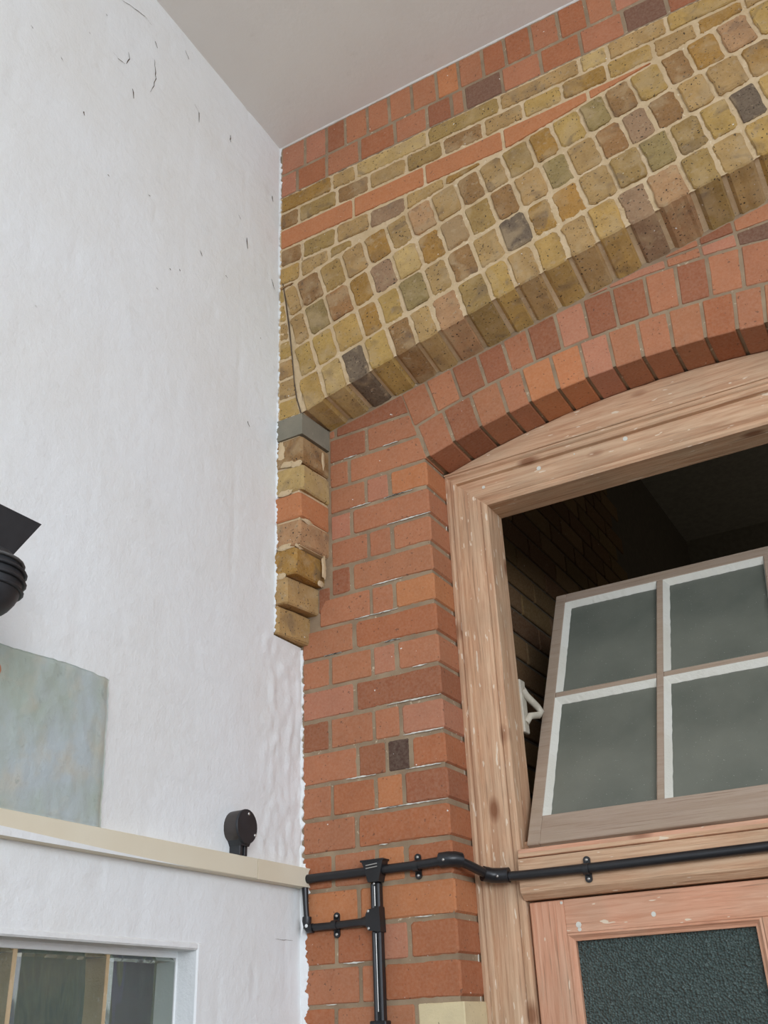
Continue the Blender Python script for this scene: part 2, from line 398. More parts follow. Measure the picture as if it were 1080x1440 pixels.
for k, js in J.items():
    zt = 1.304 - .0774 * k; zb = zt - .0774; zc = (zt + zb) / 2
    L = left_edge(zc)
    xs = [L] + [x for x in js if x > L + .02] + [XA]
    cols = CC.get(k, ''); nn = len(xs) - 1
    for i in range(nn):
        x0, x1 = xs[i], xs[i + 1]
        c = vary(RC[cols[i]], .05) if len(cols) >= nn and i < len(cols) else rc()
        last = i == nn - 1
        poly = [(x0, zb), (x1 + (.005 if last else 0), zb), (x1 + (.005 if last else 0), zt), (x0, zt)]
        if k < 0:
            poly = [(x0, zb), (x1 + .06, zb), (x1 + .06, zt), (x0, zt)] if last else poly
            poly = clip(poly, lambda x, z: skx(z) - x); poly = clip(poly, lambda x, z: soff(x) - z) if poly else poly
            if len(poly) < 3: continue
            brick(poly, 0, .1, M_RB, W, c, .0045, .0025, .0008)
        else:
            if k == 16 and last:
                brick([(x0, zb), (-.961, zb), (-.961, zt), (x0, zt)][0:4], 0, .11, M_RB, W, vary(RC['c'], .03), .0045, .0025, .0008, label='pale cream brick at the foot of the red pier'); continue
            brick(poly, 0, .13 if last else .03, M_RB, W, c, .0045, .0045 if last else .0025, .0008, label='dark burnt brick end' if (len(cols) > i and cols[i] == 'n') else None)
# extra bricks left of the corbel foot
for z0, z1 in ((.953, 1.028),): brick([(-1.302, z0), (-1.262, z0), (-1.262, z1), (-1.302, z1)], 0, .03, M_RB, W, vary(RC['d']), .004)
# right of the opening
for k in range(-4, 21):
    zt = 1.304 - .0774 * k; zb = zt - .0774; x = XR - .005; i = 0
    while x < .72:
        wd = (.225, .112)[(i + k) % 2] if i else (.225, .112)[k % 2]
        poly = [(x, zb), (x + wd, zb), (x + wd, zt), (x, zt)]
        if k < 0: poly = clip(poly, lambda x_, z_: x_ - (.194 + (z_ - 1.308) * .288)); poly = clip(poly, lambda x_, z_: soff(x_) - z_) if poly else poly
        if len(poly) > 2: brick(poly, 0, .13 if i == 0 else .03, M_RB, W, rc(), .0045, .0025)
        x += wd; i += 1
# red segmental arch, two rings of headers (joint positions as arc lengths at radius 2.09)
def arc_poly(c, r0, r1, t0, t1, R):
    out = []
    for r, ts in ((r0, (t0, (t0 + t1) / 2, t1)), (r1, (t1, (t0 + t1) / 2, t0))):
        for t in ts: a = t / R; out.append((c[0] + r * math.sin(a), c[1] + r * math.cos(a)))
    return out
r1j = [-.585, -.508, -.430, -.354, -.292, -.216, -.143, -.074, -.004, .067, .141, .211, .272]
while r1j[-1] < .5: r1j.append(r1j[-1] + .072)
r1j.append(.585)
r2j = [-.592, -.523, -.453, -.383, -.316, -.253, -.182, -.113, -.045, .030, .098, .165, .235]
while r2j[-1] < .5: r2j.append(r2j[-1] + .070)
r2j.append(.585)
s1 = 'rdrrooprrrbr'; s2 = 'rrddrdpddrdr'
for js, i, s in ((r1j, 0, s1), (r2j, 1, s2)):
    for n in range(len(js) - 1):
        poly = arc_poly(RA, RR[i], RR[i + 1], js[n], js[n + 1], 2.09)
        if i == 1: poly = clip(poly, lambda x, z: soff(x) - z)
        if len(poly) > 2: brick(poly, 0, .14 if i == 0 else .03, M_RB, W, vary(RC[s[n % len(s)]], .07), .0042, .0022, .0006, name='arch_brick', gapf=(lambda a, b, g: .0003 if all(abs(math.hypot(p[0] - RA[0], p[1] - RA[1]) - RR[0]) < 2e-4 for p in (a, b)) else g) if i == 0 else None)
# slips between the red arch and the yellow soffit
zt0 = 1.645
for x0, x1 in ((-.60, -.44), (-.44, -.295), (-.295, -.211), (-.211, -.128), (-.128, .09), (.09, .2), (.2, .42), (.42, .64)):
    for za, zb in ((1.567, zt0), (zt0, 1.722), (1.722, 1.80)):
        poly = [(x0, za), (x1, za), (x1, zb), (x0, zb)]
        poly = clip(poly, lambda x, z: soff(x) - z); poly = clip(poly, lambda x, z: z - red(2, x)) if len(poly) > 2 else poly
        if len(poly) > 2: brick(poly, 0, .03, M_RB, W, vary(RC[random.choice('rdkp')]), .0035, .002, .0004)
# soffit joint mortar of the red arch comes from the wall body itself

# ------------------------------------------------------------------ projecting brickwork: coursed bands over the broad yellow arch
def p1z(x):
    if x < -1.272: return 1.40
    return yel(0, x) + .004
grid('mortar', list(np.linspace(-1.272, .78, 420)), lambda x: (yel(0, x) + .004, 2.30), 190, P1 + .0016, .0030, 75, M_MY, W, 4.0, label='rough pale lime mortar of the yellow arch')
grid('mortar', list(np.linspace(XW + .001, -1.2725, 18)), lambda x: (1.487, 2.30), 150, P1 + .0018, .0025, 75, M_MY, W, 6.0)
grid('mortar', list(np.linspace(XW + .001, .78, 200)), lambda x: (2.300, 2.53), 30, P1 + .002, .0015, 60, M_MR, W, 5.0)
mb = MB()
for i in range(60):   # soffit bed of the yellow arch (solid behind the ring)
    x0 = -1.272 + 2.05 * i / 60; x1 = -1.272 + 2.05 * (i + 1) / 60
    def zz(x, y): return (yel(0, x) + .009) + ((soff(x) + .009) - (yel(0, x) + .009)) * (y - P1) / (-P1)
    mb.add([(x, y, z) for x in (x0, x1) for y in (P1 + .004, .01) for z in (zz(x, y), 1.95)], [(0, 1, 3, 2), (4, 6, 7, 5), (0, 4, 5, 1), (2, 3, 7, 6), (0, 2, 6, 4), (1, 5, 7, 3)])
mb.box(XW - .1, -1.272, P1 + .004, .01, 1.487, 2.0)
mb.build('arch_core', M_MY, W)

R4 = {1: [-2.967, -2.896, -2.826, -2.754, -2.679, -2.611, -2.547, -2.469, -2.390, -2.325, -2.254, -2.180, -2.105, -2.029, -1.955, -1.870, -1.795, -1.718],
      2: [-2.955, -2.896, -2.827, -2.745, -2.683, -2.615, -2.537, -2.468, -2.393, -2.317, -2.238, -2.170, -2.094, -2.013, -1.934, -1.860, -1.784, -1.714, -1.646],
      3: [-2.945, -2.891, -2.821, -2.745, -2.679, -2.605, -2.529, -2.459, -2.384, -2.308, -2.240, -2.160, -2.092, -2.016, -1.946, -1.878, -1.803, -1.732, -1.650],
      4: [-2.935, -2.891, -2.816, -2.741, -2.668, -2.596, -2.528, -2.454, -2.378, -2.310, -2.242, -2.166, -2.099, -2.024, -1.956, -1.887, -1.809, -1.745, -1.670, -1.592]}
C4 = {1: 'ylgyvtpvytytymptvtyyo', 2: 'oyyoyvykegoytvvvygyyo', 3: 'meroomlvkvkteyrkkktot', 4: 'tkvoomptktvovgkykopyt'}
C4[1] = 'ylgyktpvyytymtpvtyyt'
C4[1] = 'y' + 'l' + 'g' + 'y' + 'k' + 't' + 'p' + 'v' + 'y' + 't' + 'y' + 't' + 'y' + 'm' + 'p' + 'v' + 't' + 'yyoyt'
C4[2] = 'y' + 'y' + 'y' + 'o' + 'y' + 'e' + 't' + 'k' + 't' + 'g' + 'o' + 'o' + 't' + 'v' + 'e' + 'v' + 'y' + 'g' + 'yotyt'
C4[3] = 't' + 'e' + 'r' + 'o' + 'm' + 'l' + 'o' + 'k' + 'v' + 'k' + 't' + 'e' + 't' + 'r' + 'm' + 'k' + 't' + 't' + 'oytyk'
C4[4] = 't' + 'k' + 'v' + 't' + 'o' + 't' + 'p' + 't' + 'k' + 't' + 'v' + 'o' + 'y' + 'e' + 'k' + 'y' + 'k' + 'o' + 'p' + 'yotyk'
for ring in (1, 2, 3, 4):
    js = R4[ring][:]
    while js[-1] < -.98: js.append(js[-1] + .0735)
    for n in range(len(js) - 1):
        poly = arc_poly(AC, AR[ring - 1], AR[ring], js[n], js[n + 1], AR[0])
        s = C4[ring]; ch = s[n] if n < len(s) else random.choice('yotkvy')
        if ring == 1:   # a long header whose underside makes the soffit; sheared down to the wall line behind
            o = brick(poly, P1 - .0014, .1234, M_YB, W, vary(YC[ch], .06), .0052, .0042, .0026, rough=.005, name='arch_brick', gapf=lambda a, b, g: .0003 if all(abs(math.hypot(p[0] - AC[0], p[1] - AC[1]) - AR[0]) < 2e-4 for p in (a, b)) else g)
            if o:
                me = o.data; oy = ORG[o.name]
                for v in me.vertices:
                    wx, wy = v.co.x + oy[0], v.co.y + oy[1]
                    f = min(1, max(0, (wy - P1) / .115)); v.co.z += (soff(wx) - yel(0, wx)) * f
        else:
            brick(poly, P1 - .0014, .03, M_YB, W, vary(YC[ch], .06), .0052, .0042, .0026, rough=.005, name='arch_brick')
# coursed bands
ZB = [2.515, 2.395, 2.300, 2.235, 2.168, 2.092, 2.022, 1.955, 1.89]
JJ = [[-1.261, -1.181, -1.114, -1.035, -.960, -.883, -.801, -.729, -.653, -.583, -.505, -.423, -.343, -.269, -.19, -.11, -.03, .05, .13, .21],
      [-1.290, -1.182, -1.066, -.945, -.839, -.760, -.719, -.603, -.488, -.373, -.253, -.14, -.02, .09, .2],
      [-1.165, -1.082, -.843, -.618, -.386, -.310, -.152, .07, .18, .4],
      [-1.283, -1.148, -1.037, -.914, -.799, -.674, -.555, -.444, -.320, -.198, -.086, .03, .15, .26, .38],
      [-1.093, -.860, -.622, -.379, -.15, .08, .3, .5],
      [-1.271, -1.153, -1.042, -.925, -.802, -.69],
      [-1.278, -1.178, -1.099], [-1.25], [-1.27]]
JC = ['rdbrrropbrrbbrrprr', 'prrbrddkbdrnkrrdr', 'otlvtltyolty', 'kvktvktyoytotvtyt', 'oooooooo', 'kvtmtot', 'ytvyt', 'kt', 'kt']
JC[0] = 'ppdrrrrorbbrbrprrb'; JC[1] = 'pbrbrdrkrbrkdrrbr'
for r in range(len(JJ)):
    zt, zb = ZB[r], ZB[r] - (.067 if r + 1 >= len(ZB) else ZB[r] - ZB[r + 1])
    xs = [XW + .001] + JJ[r] + ([.78] if r < 5 else [])
    for i in range(len(xs) - 1):
        poly = [(xs[i], zb), (xs[i + 1], zb), (xs[i + 1], zt), (xs[i], zt)]
        poly = clip(poly, lambda x, z: z - yel(4, x) - .001 if x > -1.345 + (1.987 - z) * .11 or True else 1)
        if len(poly) < 3: continue
        ch = JC[r][i % len(JC[r])]
        if r in (0, 1): brick(poly, P1, .02, M_RB, W, vary(RC[ch], .06), .0048, .0025, .0008)
        elif r == 4: brick(poly, P1 - .0022, .02, M_RB, W, vary(RC['o'], .05), .0048, .0022, .0008, label='thin orange band brick' if i == 0 else None)
        else: brick(poly, P1 - .0016, .02, M_YB, W, vary(YC[ch], .07), .0052, .0035, .0020, rough=.002)
# sliver of coursed bricks left of the arch springing, down to the grey patch
sx = lambda z: -1.276 - (z - 1.493) * .1316 - .002
for r in range(7):
    zt = 1.955 - .067 * r; zb = zt - .067
    if r == 6: zb = 1.487
    poly = clip([(XW + .001, zb), (-1.25, zb), (-1.25, zt), (XW + .001, zt)], lambda x, z: sx(z) - x)
    if len(poly) > 2: brick(poly, P1, .10, M_YB, W, vary(YC[random.choice('tkmy')], .07), .004, .003, .001)

mb = MB(); cpt = [(-1.341, 1.987), (-1.326, 1.89), (-1.315, 1.80), (-1.304, 1.70), (-1.296, 1.60), (-1.288, 1.545), (-1.274, 1.49), (-1.262, 1.487)]
mb.ring_tube([(x + random.uniform(-.001, .001), P1 - .0012, z) for x, z in cpt], [.0012, .0016, .0022, .0016, .0014, .0018, .0016, .001], 6)
mb.build('settlement_crack', M_CRACK, W, label='thin dark crack beside the springing of the yellow arch')
for x0, x1, z in STREAKS:
    mb = MB(); n = max(3, int((x1 - x0) / .006)); vs = []
    for i in range(n + 1):
        x = x0 + (x1 - x0) * i / n; z = 1.304 - .0774 * round((1.304 - z) / .0774) + .0035; e = .0013 * (.3 + math.sin(math.pi * (i + .3) / (n + .6))) * random.uniform(.3, 1.2)
        zz0 = z + random.uniform(-.0005, .0005); vs += [(x, -.0009, zz0 - e), (x, -.0009, zz0 + e), (x, .003, zz0 + e)]
    mb.add(vs, [(3 * i + a, 3 * i + 3 + a, 3 * i + 4 + a, 3 * i + 1 + a) for i in range(n) for a in (0, 1)]); mb.build('lime_streak', M_PUTTY, W)

# ------------------------------------------------------------------ corbelled pier below the arch springing
mb = MB()
def quadprism(mb, foot, z0, z1, jit=.0):
    n = len(foot); vs = [(x + random.uniform(-jit, jit), y, z0) for x, y in foot] + [(x + random.uniform(-jit, jit), y, z1) for x, y in foot]
    mb.add(vs, [tuple(range(n))[::-1], tuple(range(n, 2 * n))] + [(i, (i + 1) % n, n + (i + 1) % n, n + i) for i in range(n)])
quadprism(mb, [(XW - .05, P1 + .005), (-1.283, P1 + .005), (-1.270, .02), (XW - .05, .02)], 1.104, 1.49)
quadprism(mb, [(XW - .05, P1 + .005), (-1.297, P1 + .005), (-1.289, .02), (XW - .05, .02)], 1.031, 1.104)
quadprism(mb, [(XW - .05, P1 + .006), (-1.326, P1 + .006), (-1.31, .02), (XW - .05, .02)], .957, 1.031)
quadprism(mb, [(XW - .05, P1 + .006), (-1.3495, P1 + .006), (-1.335, .02), (XW - .05, .02)], .884, .957)
mb.build('pier_mortar', M_MY, W)
mb = MB(); quadprism(mb, [(XW - .05, P1 - .002), (-1.270, P1 - .002), (-1.2605, .01), (XW - .05, .01)], 1.425, 1.489)
mb.build('cement_patch', M_MG, W, label='smooth grey cement patch under the arch springing')
pier = [(1.342, 1.421, -1.272, -1.264, 'k'), (1.262, 1.334, -1.269, -1.264, 'l'), (1.182, 1.254, -1.277, -1.266, 'P'), (1.106, 1.176, -1.279, -1.266, 'p'),
        (1.030, 1.102, -1.290, -1.282, 'o'), (.956, 1.028, -1.318, -1.300, 't'), (.882, .953, -1.342, -1.326, 't')]
for z0, z1, xf, xb, ch in pier:
    mb = MB(); c = .006
    foot = [(XW - .02, P1), (xf - c, P1), (xf, P1 + c), ((xf + xb) / 2 + random.uniform(-.002, .002), P1 / 2), (xb, .012), (XW - .02, .012)]
    n = len(foot); lay = []
    for zz_, ins in ((z0, .003), (z0 + .004, 0), ((z0 + z1) / 2, 0), (z1 - .004, 0), (z1, .003)):
        lay.append([(x - (ins if x > XW else 0) + random.uniform(-.0012, .0012), y + (ins if y < -.1 else 0), zz_ + random.uniform(-.001, .001)) for x, y in foot])
    vs = [p for l in lay for p in l]
    fs = [tuple(range(n))[::-1], tuple(range(4 * n, 5 * n))] + [(a * n + i, a * n + (i + 1) % n, (a + 1) * n + (i + 1) % n, (a + 1) * n + i) for a in range(4) for i in range(n)]
    mb.add(vs, fs); mb.build('corbel_brick', M_RB if ch == 'P' else M_YB, W, vary(RC['o'] if ch == 'P' else YC[ch], .04), True)
# rough smears of lime left on the pier, flat against the brick
for (x, y, z, ry, rz, side) in ((-1.338, P1, 1.392, .012, .030, 0), (-1.318, P1, 1.346, .022, .009, 0), (-1.290, P1, 1.339, .018, .008, 0), (-1.325, P1, 1.262, .024, .008, 0), (-1.325, P1, 1.106, .022, .009, 0), (-1.335, P1, 1.030, .015, .009, 0),
                               (-1.267, -.022, 1.385, .007, .030, 1), (-1.272, -.016, 1.075, .010, .034, 1), (-1.285, -.012, 1.034, .014, .010, 1), (-1.274, -.085, 1.176, .022, .007, 1), (-1.290, -.10, 1.105, .018, .008, 1)):
    n = 16; rim = []; inn = []
    for k in range(n):
        a = 2 * math.pi * k / n; q = 1 + .55 * mn.noise(Vector((x * 50 + math.cos(a) * 1.7, z * 50 + math.sin(a) * 1.7, 1)))
        for lst, f, h in ((rim, 1, 0), (inn, .72, .0026)):
            u_, v_ = ry * q * f * math.cos(a), rz * q * f * math.sin(a)
            lst.append((x + u_, y - h, z + v_) if not side else (x + h, y + u_, z + v_))
    mb = MB(); mb.add(rim + inn, [tuple(range(n, 2 * n))] + [(i, (i + 1) % n, n + (i + 1) % n, n + i) for i in range(n)], True); mb.build('lime_smear', M_MY, W)

# ================================================================== the white painted side wall
WY0, WY1, WZ0, WZ1 = -1.86, -.352, -.46, .168      # glass block opening
def wall_disp(y, z):
    # painted over brickwork: shallow courses and perpends, softened, plus an uneven surface
    d = .0030 * mn.noise(Vector((y * 2.2, z * 2.2, 1.7))) + .0012 * mn.noise(Vector((y * 9, z * 9, 4.2)))
    k = math.floor(z / .0774); fz = z / .0774 - k
    g = math.exp(-((min(fz, 1 - fz)) * .0774 / .006) ** 2)
    m1 = max(0, min(1, .5 + 1.6 * mn.noise(Vector((y * 3.3, z * 3.3, 9.0)))))
    pit = .1145 if k % 2 else .229
    u = y / pit + (.5 if k % 2 else .25); fu = u - math.floor(u)
    h = math.exp(-((min(fu, 1 - fu)) * pit / .007) ** 2)
    m2 = max(0, min(1, .3 + 1.8 * mn.noise(Vector((y * 5.1, z * 5.1, 29.0)))))
    d -= .0018 * g * m1 + .0022 * h * m2 * (1 - g)
    if y > -.16 and z < .87 and z > .36: d += .008 * max(0, mn.noise(Vector((y * 45, z * 22, 2.0)))) + .003 * mn.noise(Vector((y * 120, z * 60, 2.0)))
    return d
ys = sorted(set([round(v, 4) for v in np.linspace(-4.6, -1.9, 14)] + [round(v, 4) for v in np.linspace(-1.86, -.352, 126)] + [round(v, 4) for v in np.linspace(-.352, -.002, 40)]))
zs = sorted(set([round(v, 4) for v in np.linspace(-1.6, -.46, 12)] + [round(v, 4) for v in np.linspace(-.46, .168, 60)] + [round(v, 4) for v in np.linspace(.168, .878, 80)] + [round(v, 4) for v in np.linspace(.878, 2.72, 230)]))
vs = []; fs = []; nz = len(zs)
for y in ys:
    for z in zs:
        yy = y; x = XW + wall_disp(y, z)
        if y > -.13 and z > .878:      # hidden behind the projecting brickwork; ragged painted edge in front of it
            yy = min(y, -.114); 
        vs.append((x, yy, z))
for i in range(len(ys) - 1):
    for j in range(nz - 1):
        if ys[i] >= WY0 - 1e-3 and ys[i + 1] <= WY1 + 1e-3 and zs[j] >= WZ0 - 1e-3 and zs[j + 1] <= WZ1 + 1e-3: continue
        if ys[i] > -.125 and zs[j] >= .878: continue
        fs.append((i * nz + j, (i + 1) * nz + j, (i + 1) * nz + j + 1, i * nz + j + 1))
wl = MB(); wl.add(vs, fs, True)
X2 = XW - .12
for a, b in (((-4.6, -1.6), (WY0, 2.72)), ((WY1, -1.6), (.2, 2.72)), ((WY0, -1.6), (WY1, WZ0)), ((WY0, WZ1), (WY1, 2.72))):
    wl.box(X2, XW - .006, a[0], b[0], a[1], b[1])
WL = wl.build('wall_left', M_WHITE, None, None, False, kind='structure', label='white painted brick side wall with faint courses showing through')
# reveal faces of the glass block opening, slightly rounded plaster
mb = MB(); mb.box(X2, XW + .0015, WY1 - .003, WY1 + .012, WZ0, WZ1 + .01, .003); mb.box(X2, XW + .0015, WY0, WY1, WZ1 - .003, WZ1 + .010, .003)
mb.build('window_reveal', M_WHITE, WL)
# ragged paint edge lapping on to the brickwork
mb = MB()
def ragged(x0, y, za, zb, step, wmin, wmax, seed):
    n = int((zb - za) / step); pts = []
    for i in range(n + 1):
        z = za + (zb - za) * i / n
        q = .45 + .7 * mn.noise(Vector((z * 18, seed, 0))) + .8 * mn.noise(Vector((z * 75, seed, 3))) + .4 * mn.noise(Vector((z * 190, seed, 7)))
        pts.append((z, wmin + (wmax - wmin) * max(0, min(1.2, q))))
    vs = []; fs = []
    for z, wd in pts: vs += [(x0 - .004, y - .003, z), (x0 + wd * .7, y - .0024, z), (x0 + wd, y - .0008, z), (x0 + wd, y + .004, z)]
    for i in range(n):
        for k in range(3): fs.append((4 * i + k, 4 * i + k + 1, 4 * i + 5 + k, 4 * i + 4 + k))
    mb.add(vs, fs, True)
ragged(XW, P1, .885, 2.52, .003, -.002, .008, 1.0)
ragged(XW, 0, .36, .872, .003, .000, .010, 5.0)
ragged(XW, 0, -.4, .36, .003, .008, .022, 9.0)
mb.build('paint_edge', M_WHITE, WL, None, False)
# the plaster face between the pier foot and the red wall
# cracks and chips
CK = [[(-.82, 2.399), (-.775, 2.42), (-.735, 2.434), (-.71, 2.43)], [(-.688, 2.321), (-.682, 2.289), (-.676, 2.257), (-.681, 2.225), (-.691, 2.19)], [(-.691, 2.385), (-.681, 2.37)], [(-.834, 2.194), (-.811, 2.188), (-.786, 2.194)], [(-.777, 2.249), (-.774, 2.227), (-.782, 2.199)], [(-.752, 2.139), (-.744, 2.113)], [(-.523, 2.313), (-.504, 2.299), (-.501, 2.262)], [(-.576, 2.477), (-.559, 2.457)], [(-.556, 2.499), (-.543, 2.495)], [(-.893, 1.918), (-.889, 1.908)], [(-.274, 2.02), (-.269, 1.984)], [(-.316, 2.074), (-.305, 2.066)], [(-.467, 1.827), (-.457, 1.815)], [(-.177, 1.966), (-.155, 1.958), (-.137, 1.929), (-.123, 1.926)], [(-.246, 1.423), (-.237, 1.41)], [(-.156, 2.282), (-.151, 2.262)], [(-.614, 1.602), (-.606, 1.599)], [(-.36, 1.82), (-.353, 1.817)], [(-.909, 2.175), (-.904, 2.173)], [(-.943, 1.321), (-.937, 1.319)], [(-.571, 1.691), (-.568, 1.686)], [(-.798, 1.803), (-.793, 1.802)], [(-.665, 1.855), (-.657, 1.857)], [(-.203, 1.716), (-.196, 1.713)], [(-.096, .197), (-.065, .197), (-.033, .198)], [(-.977, 2.013), (-.969, 2.007)], [(-.365, 2.341), (-.361, 2.317)], [(-.864, 2.295), (-.859, 2.296)], [(-1.066, 2.017), (-1.061, 2.014)], [(-.536, 1.712), (-.535, 1.708)]]
for c in CK:
    mb = MB(); L = len(c); wdt = .0009 if L > 2 else .0014
    pts = []
    for i in range(L - 1):
        for t in (0, .33, .66): pts.append((c[i][0] + (c[i + 1][0] - c[i][0]) * t + random.uniform(-.0015, .0015), c[i][1] + (c[i + 1][1] - c[i][1]) * t + random.uniform(-.001, .001)))
    pts.append(c[-1]); n = len(pts); vs = []
    for i, (y, z) in enumerate(pts):
        e = wdt * (.35 + 1.1 * math.sin(math.pi * (i + .4) / n)) * (.7 + .6 * random.random())
        x = XW + wall_disp(y, z) + .0009
        vs += [(x, y - e, z + e * .3), (x, y + e, z - e * .3)]
    mb.add(vs, [(2 * i, 2 * i + 1, 2 * i + 3, 2 * i + 2) for i in range(n - 1)])
    mb.build('paint_crack', M_CRACK, WL, None, False)

# glass block window
WG = empty('window_2', (-1.42, (WY0 + WY1) / 2, WZ0), kind='structure', label='glass block window low in the white side wall')
gm = MB()
GX = -1.402; y = WY1 - .050
bl = []
yb = -.372
edges = [-.372 - .006, -.604]
mb = MB()
ypos = [(-.532, -.360), (-.744, -.544), (-.956, -.756), (-1.168, -.968), (-1.380, -1.180), (-1.592, -1.392)]
for r in range(3):
    z1 = .1535 - r * .205; z0 = z1 - .193
    for (a, b) in ypos:
        mb = MB(); mb.box(GX - .08, GX + .004, a - .003, b + .002, z0, z1, .006); mb.build('glass_block', M_GL3, WG)
mb = MB()
for r in (1, 2): mb.box(GX - .075, GX - .001, -1.86, -.360, .150 - r * .205, .150 - r * .205 + .012)
for a, b in zip(ypos[1:], ypos[:-1]): mb.box(GX - .075, GX - .001, a[1] + .001, b[0] - .002, WZ0, .1535)
mb.box(GX - .075, GX, -1.86, -1.594, WZ0, .150)
mb.build('block_joint', M_MY, WG)
mb = MB(); mb.box(GX - .075, GX + .003, -.3585, WY1 + .0, WZ0, WZ1, .001); mb.box(GX - .075, GX + .003, -1.86, -.358, .1535, WZ1, .001); mb.build('block_joint', M_WHITE, WG, label='white painted edge of the glass blocks')
mb = MB(); mb.box(-3.2, -3.1, -6, 8, -1.6, 5.0); mb.build('green_panel', M_PANEL, None, kind='structure', label='added green panel behind the glass blocks, shutting out bright sky')  # invented; made tall and long to hide bright sky behind the glass
mb = MB(); mb.box(-1.78, -1.76, -.15, -.035, -.6, .6); h = mb.build('tint_backdrop', M_PURP); thing(h, 'added dull purple cloth hanging behind the last glass block', 'backdrop')  # made-up hanging that gives the last block its purple tint
mb = MB(); mb.box(-1.79, -1.75, -.20, .0, .6, .62); mb.box(-1.79, -1.472, -.195, -.18, .6, .62); mb.build('rail', M_BLKM, h)

# ================================================================== ceiling, floor
mb = MB(); nx, ny = 40, 40; vs = []
cx = np.linspace(XW - .12, 3.4, nx); cyv = np.linspace(-4.6, P1 + .01, ny)
for x in cx:
    for y_ in cyv: vs.append((x, y_, 2.511 - .042 * max(y_, -1.2) + .003 * mn.noise(Vector((x * 6, y_ * 6, 0)))))
mb.add(vs, [(i * ny + j, (i + 1) * ny + j, (i + 1) * ny + j + 1, i * ny + j + 1) for i in range(nx - 1) for j in range(ny - 1)], True)
mb.box(XW - .12, 3.4, -4.6, .2, 2.60, 2.72)
CE = mb.build('ceiling', M_CEIL, None, None, False, kind='structure', label='flat grey white painted ceiling')
mb = MB(); pts = [(-1.35, 2.5135)] 
for i in range(200):   # ragged plaster bead where ceiling meets brick
    x = XW + 2.0 * i / 199; q = mn.noise(Vector((x * 40, 0, 0))) * .0022 + mn.noise(Vector((x * 9, 5, 0))) * .003
    mb.v += [(x, P1 - .004, 2.520), (x, P1 - .003, 2.5145 - abs(q)), (x, P1 + .002, 2.514 - abs(q))]
    if i: o_ = 3 * i; mb.f += [(o_ - 3, o_, o_ + 1, o_ - 2), (o_ - 2, o_ + 1, o_ + 2, o_ - 1)]; mb.sm += [True, True]
mb.build('plaster_bead', M_CEIL, CE, None, False)
mb = MB(); n_ = 5; cr = [(-.395, 2.3), ]
mb.add([(-.394 + .02 * i, -.40 + .28 * i / 4 , 2.5105 - .042 * (-.40 + .28 * i / 4)) for i in range(5)] + [(-.391 + .02 * i, -.40 + .28 * i / 4, 2.5105 - .042 * (-.40 + .28 * i / 4)) for i in range(5)], [(i, i + 1, i + 6, i + 5) for i in range(4)])
mb.build('ceiling_crack', M_CRACK, CE, None, False)
mb = MB(); mb.box(-14, 16, -16, 9, -1.7, -1.6); mb.build('floor', M_FLOOR, None, kind='structure', label='plain stone coloured floor')

# ================================================================== timber frame
W1 = empty('window_1', (-.385, .16, .25), kind='structure', label='stripped pine frame with arched head, transom and open fanlight in the brick opening')
PR = [(0, .20), (0, .108), (.003, .103), (.010, .102), (.0125, .105), (.0145, .1085), (.017, .1085), (.0185, .104), (.026, .103), (.0305, .106), (.032, .117), (.070, .117), (.080, .122), (.0885, .130), (.090, .123), (.099, .122), (.105, .126), (.105, .215)]
XO, XO2, ZH = -.972, .202, 1.302
mb = MB(); mb.sweep(PR, lambda p: (XO + p[0], p[1], -.60), lambda p: (XO + p[0], p[1], ZH - p[0])); mb.build('jamb', M_WV, W1)
mb = MB(); mb.sweep(PR, lambda p: (XO2 - p[0], p[1], -.60), lambda p: (XO2 - p[0], p[1], ZH - p[0])); mb.build('jamb', M_WV, W1)
mb = MB(); mb.sweep(PR, lambda p: (XO + p[0], p[1], ZH - p[0]), lambda p: (XO2 - p[0], p[1], ZH - p[0])); mb.build('head', M_WH, W1)
mb = MB(); n = 40; pr = []
xs_ = [XO + (XO2 - XO) * i / n for i in range(n + 1)]
for i in range(n):
    a, b = xs_[i], xs_[i + 1]; za = max(ZH, red(0, a) - .002 + .002 * mn.noise(Vector((a * 30, 0, 0)))); zb_ = max(ZH, red(0, b) - .002 + .002 * mn.noise(Vector((b * 30, 0, 0))))
    mb.add([(a, .108, ZH), (b, .108, ZH), (b, .108, zb_), (a, .108, za), (a, .15, ZH), (b, .15, ZH), (b, .15, zb_), (a, .15, za)], [(0, 1, 2, 3), (7, 6, 5, 4), (0, 4, 5, 1), (3, 2, 6, 7)])
mb.build('arched_board', M_WH, W1, label='plain board filling the flat arch above the head moulding')
mb = MB(); mb.box(XO, XO2, .102, .109, ZH - .001, ZH + .004, .0012); mb.build('bead', M_WH, W1)
TP = [(.372, .215), (.372, .155), (.352, .150), (.350, .113), (.334, .111), (.332, .119), (.330, .108), (.266, .106), (.262, .108), (.252, .119), (.248, .124), (.248, .215)]
mb = MB(); mb.sweep(TP, lambda p: (-.868, p[1], p[0]), lambda p: (.098, p[1], p[0])); mb.build('transom', M_WH, W1)
mb = MB(); mb.box(-.868, .098, .112, .118, .333, .3505, .0012); mb.build('sill_strip', M_WP, W1, label='pinkish strip under the fanlight')
# split-off slivers at the junction with the brick
for (z0, z1, x) in ((.36, .47, -.9755), (.52, .66, -.9745), (.80, .98, -.9745), (1.08, 1.16, -.974), (-.1, .18, -.974)):
    mb = MB(); mb.ring_tube([(x, .100, z0), (x - .002, .096, (z0 + z1) / 2), (x + .001, .101, z1)], [.001, .0026, .001], 5); mb.build('paint_sliver', M_PUTTY, W1)
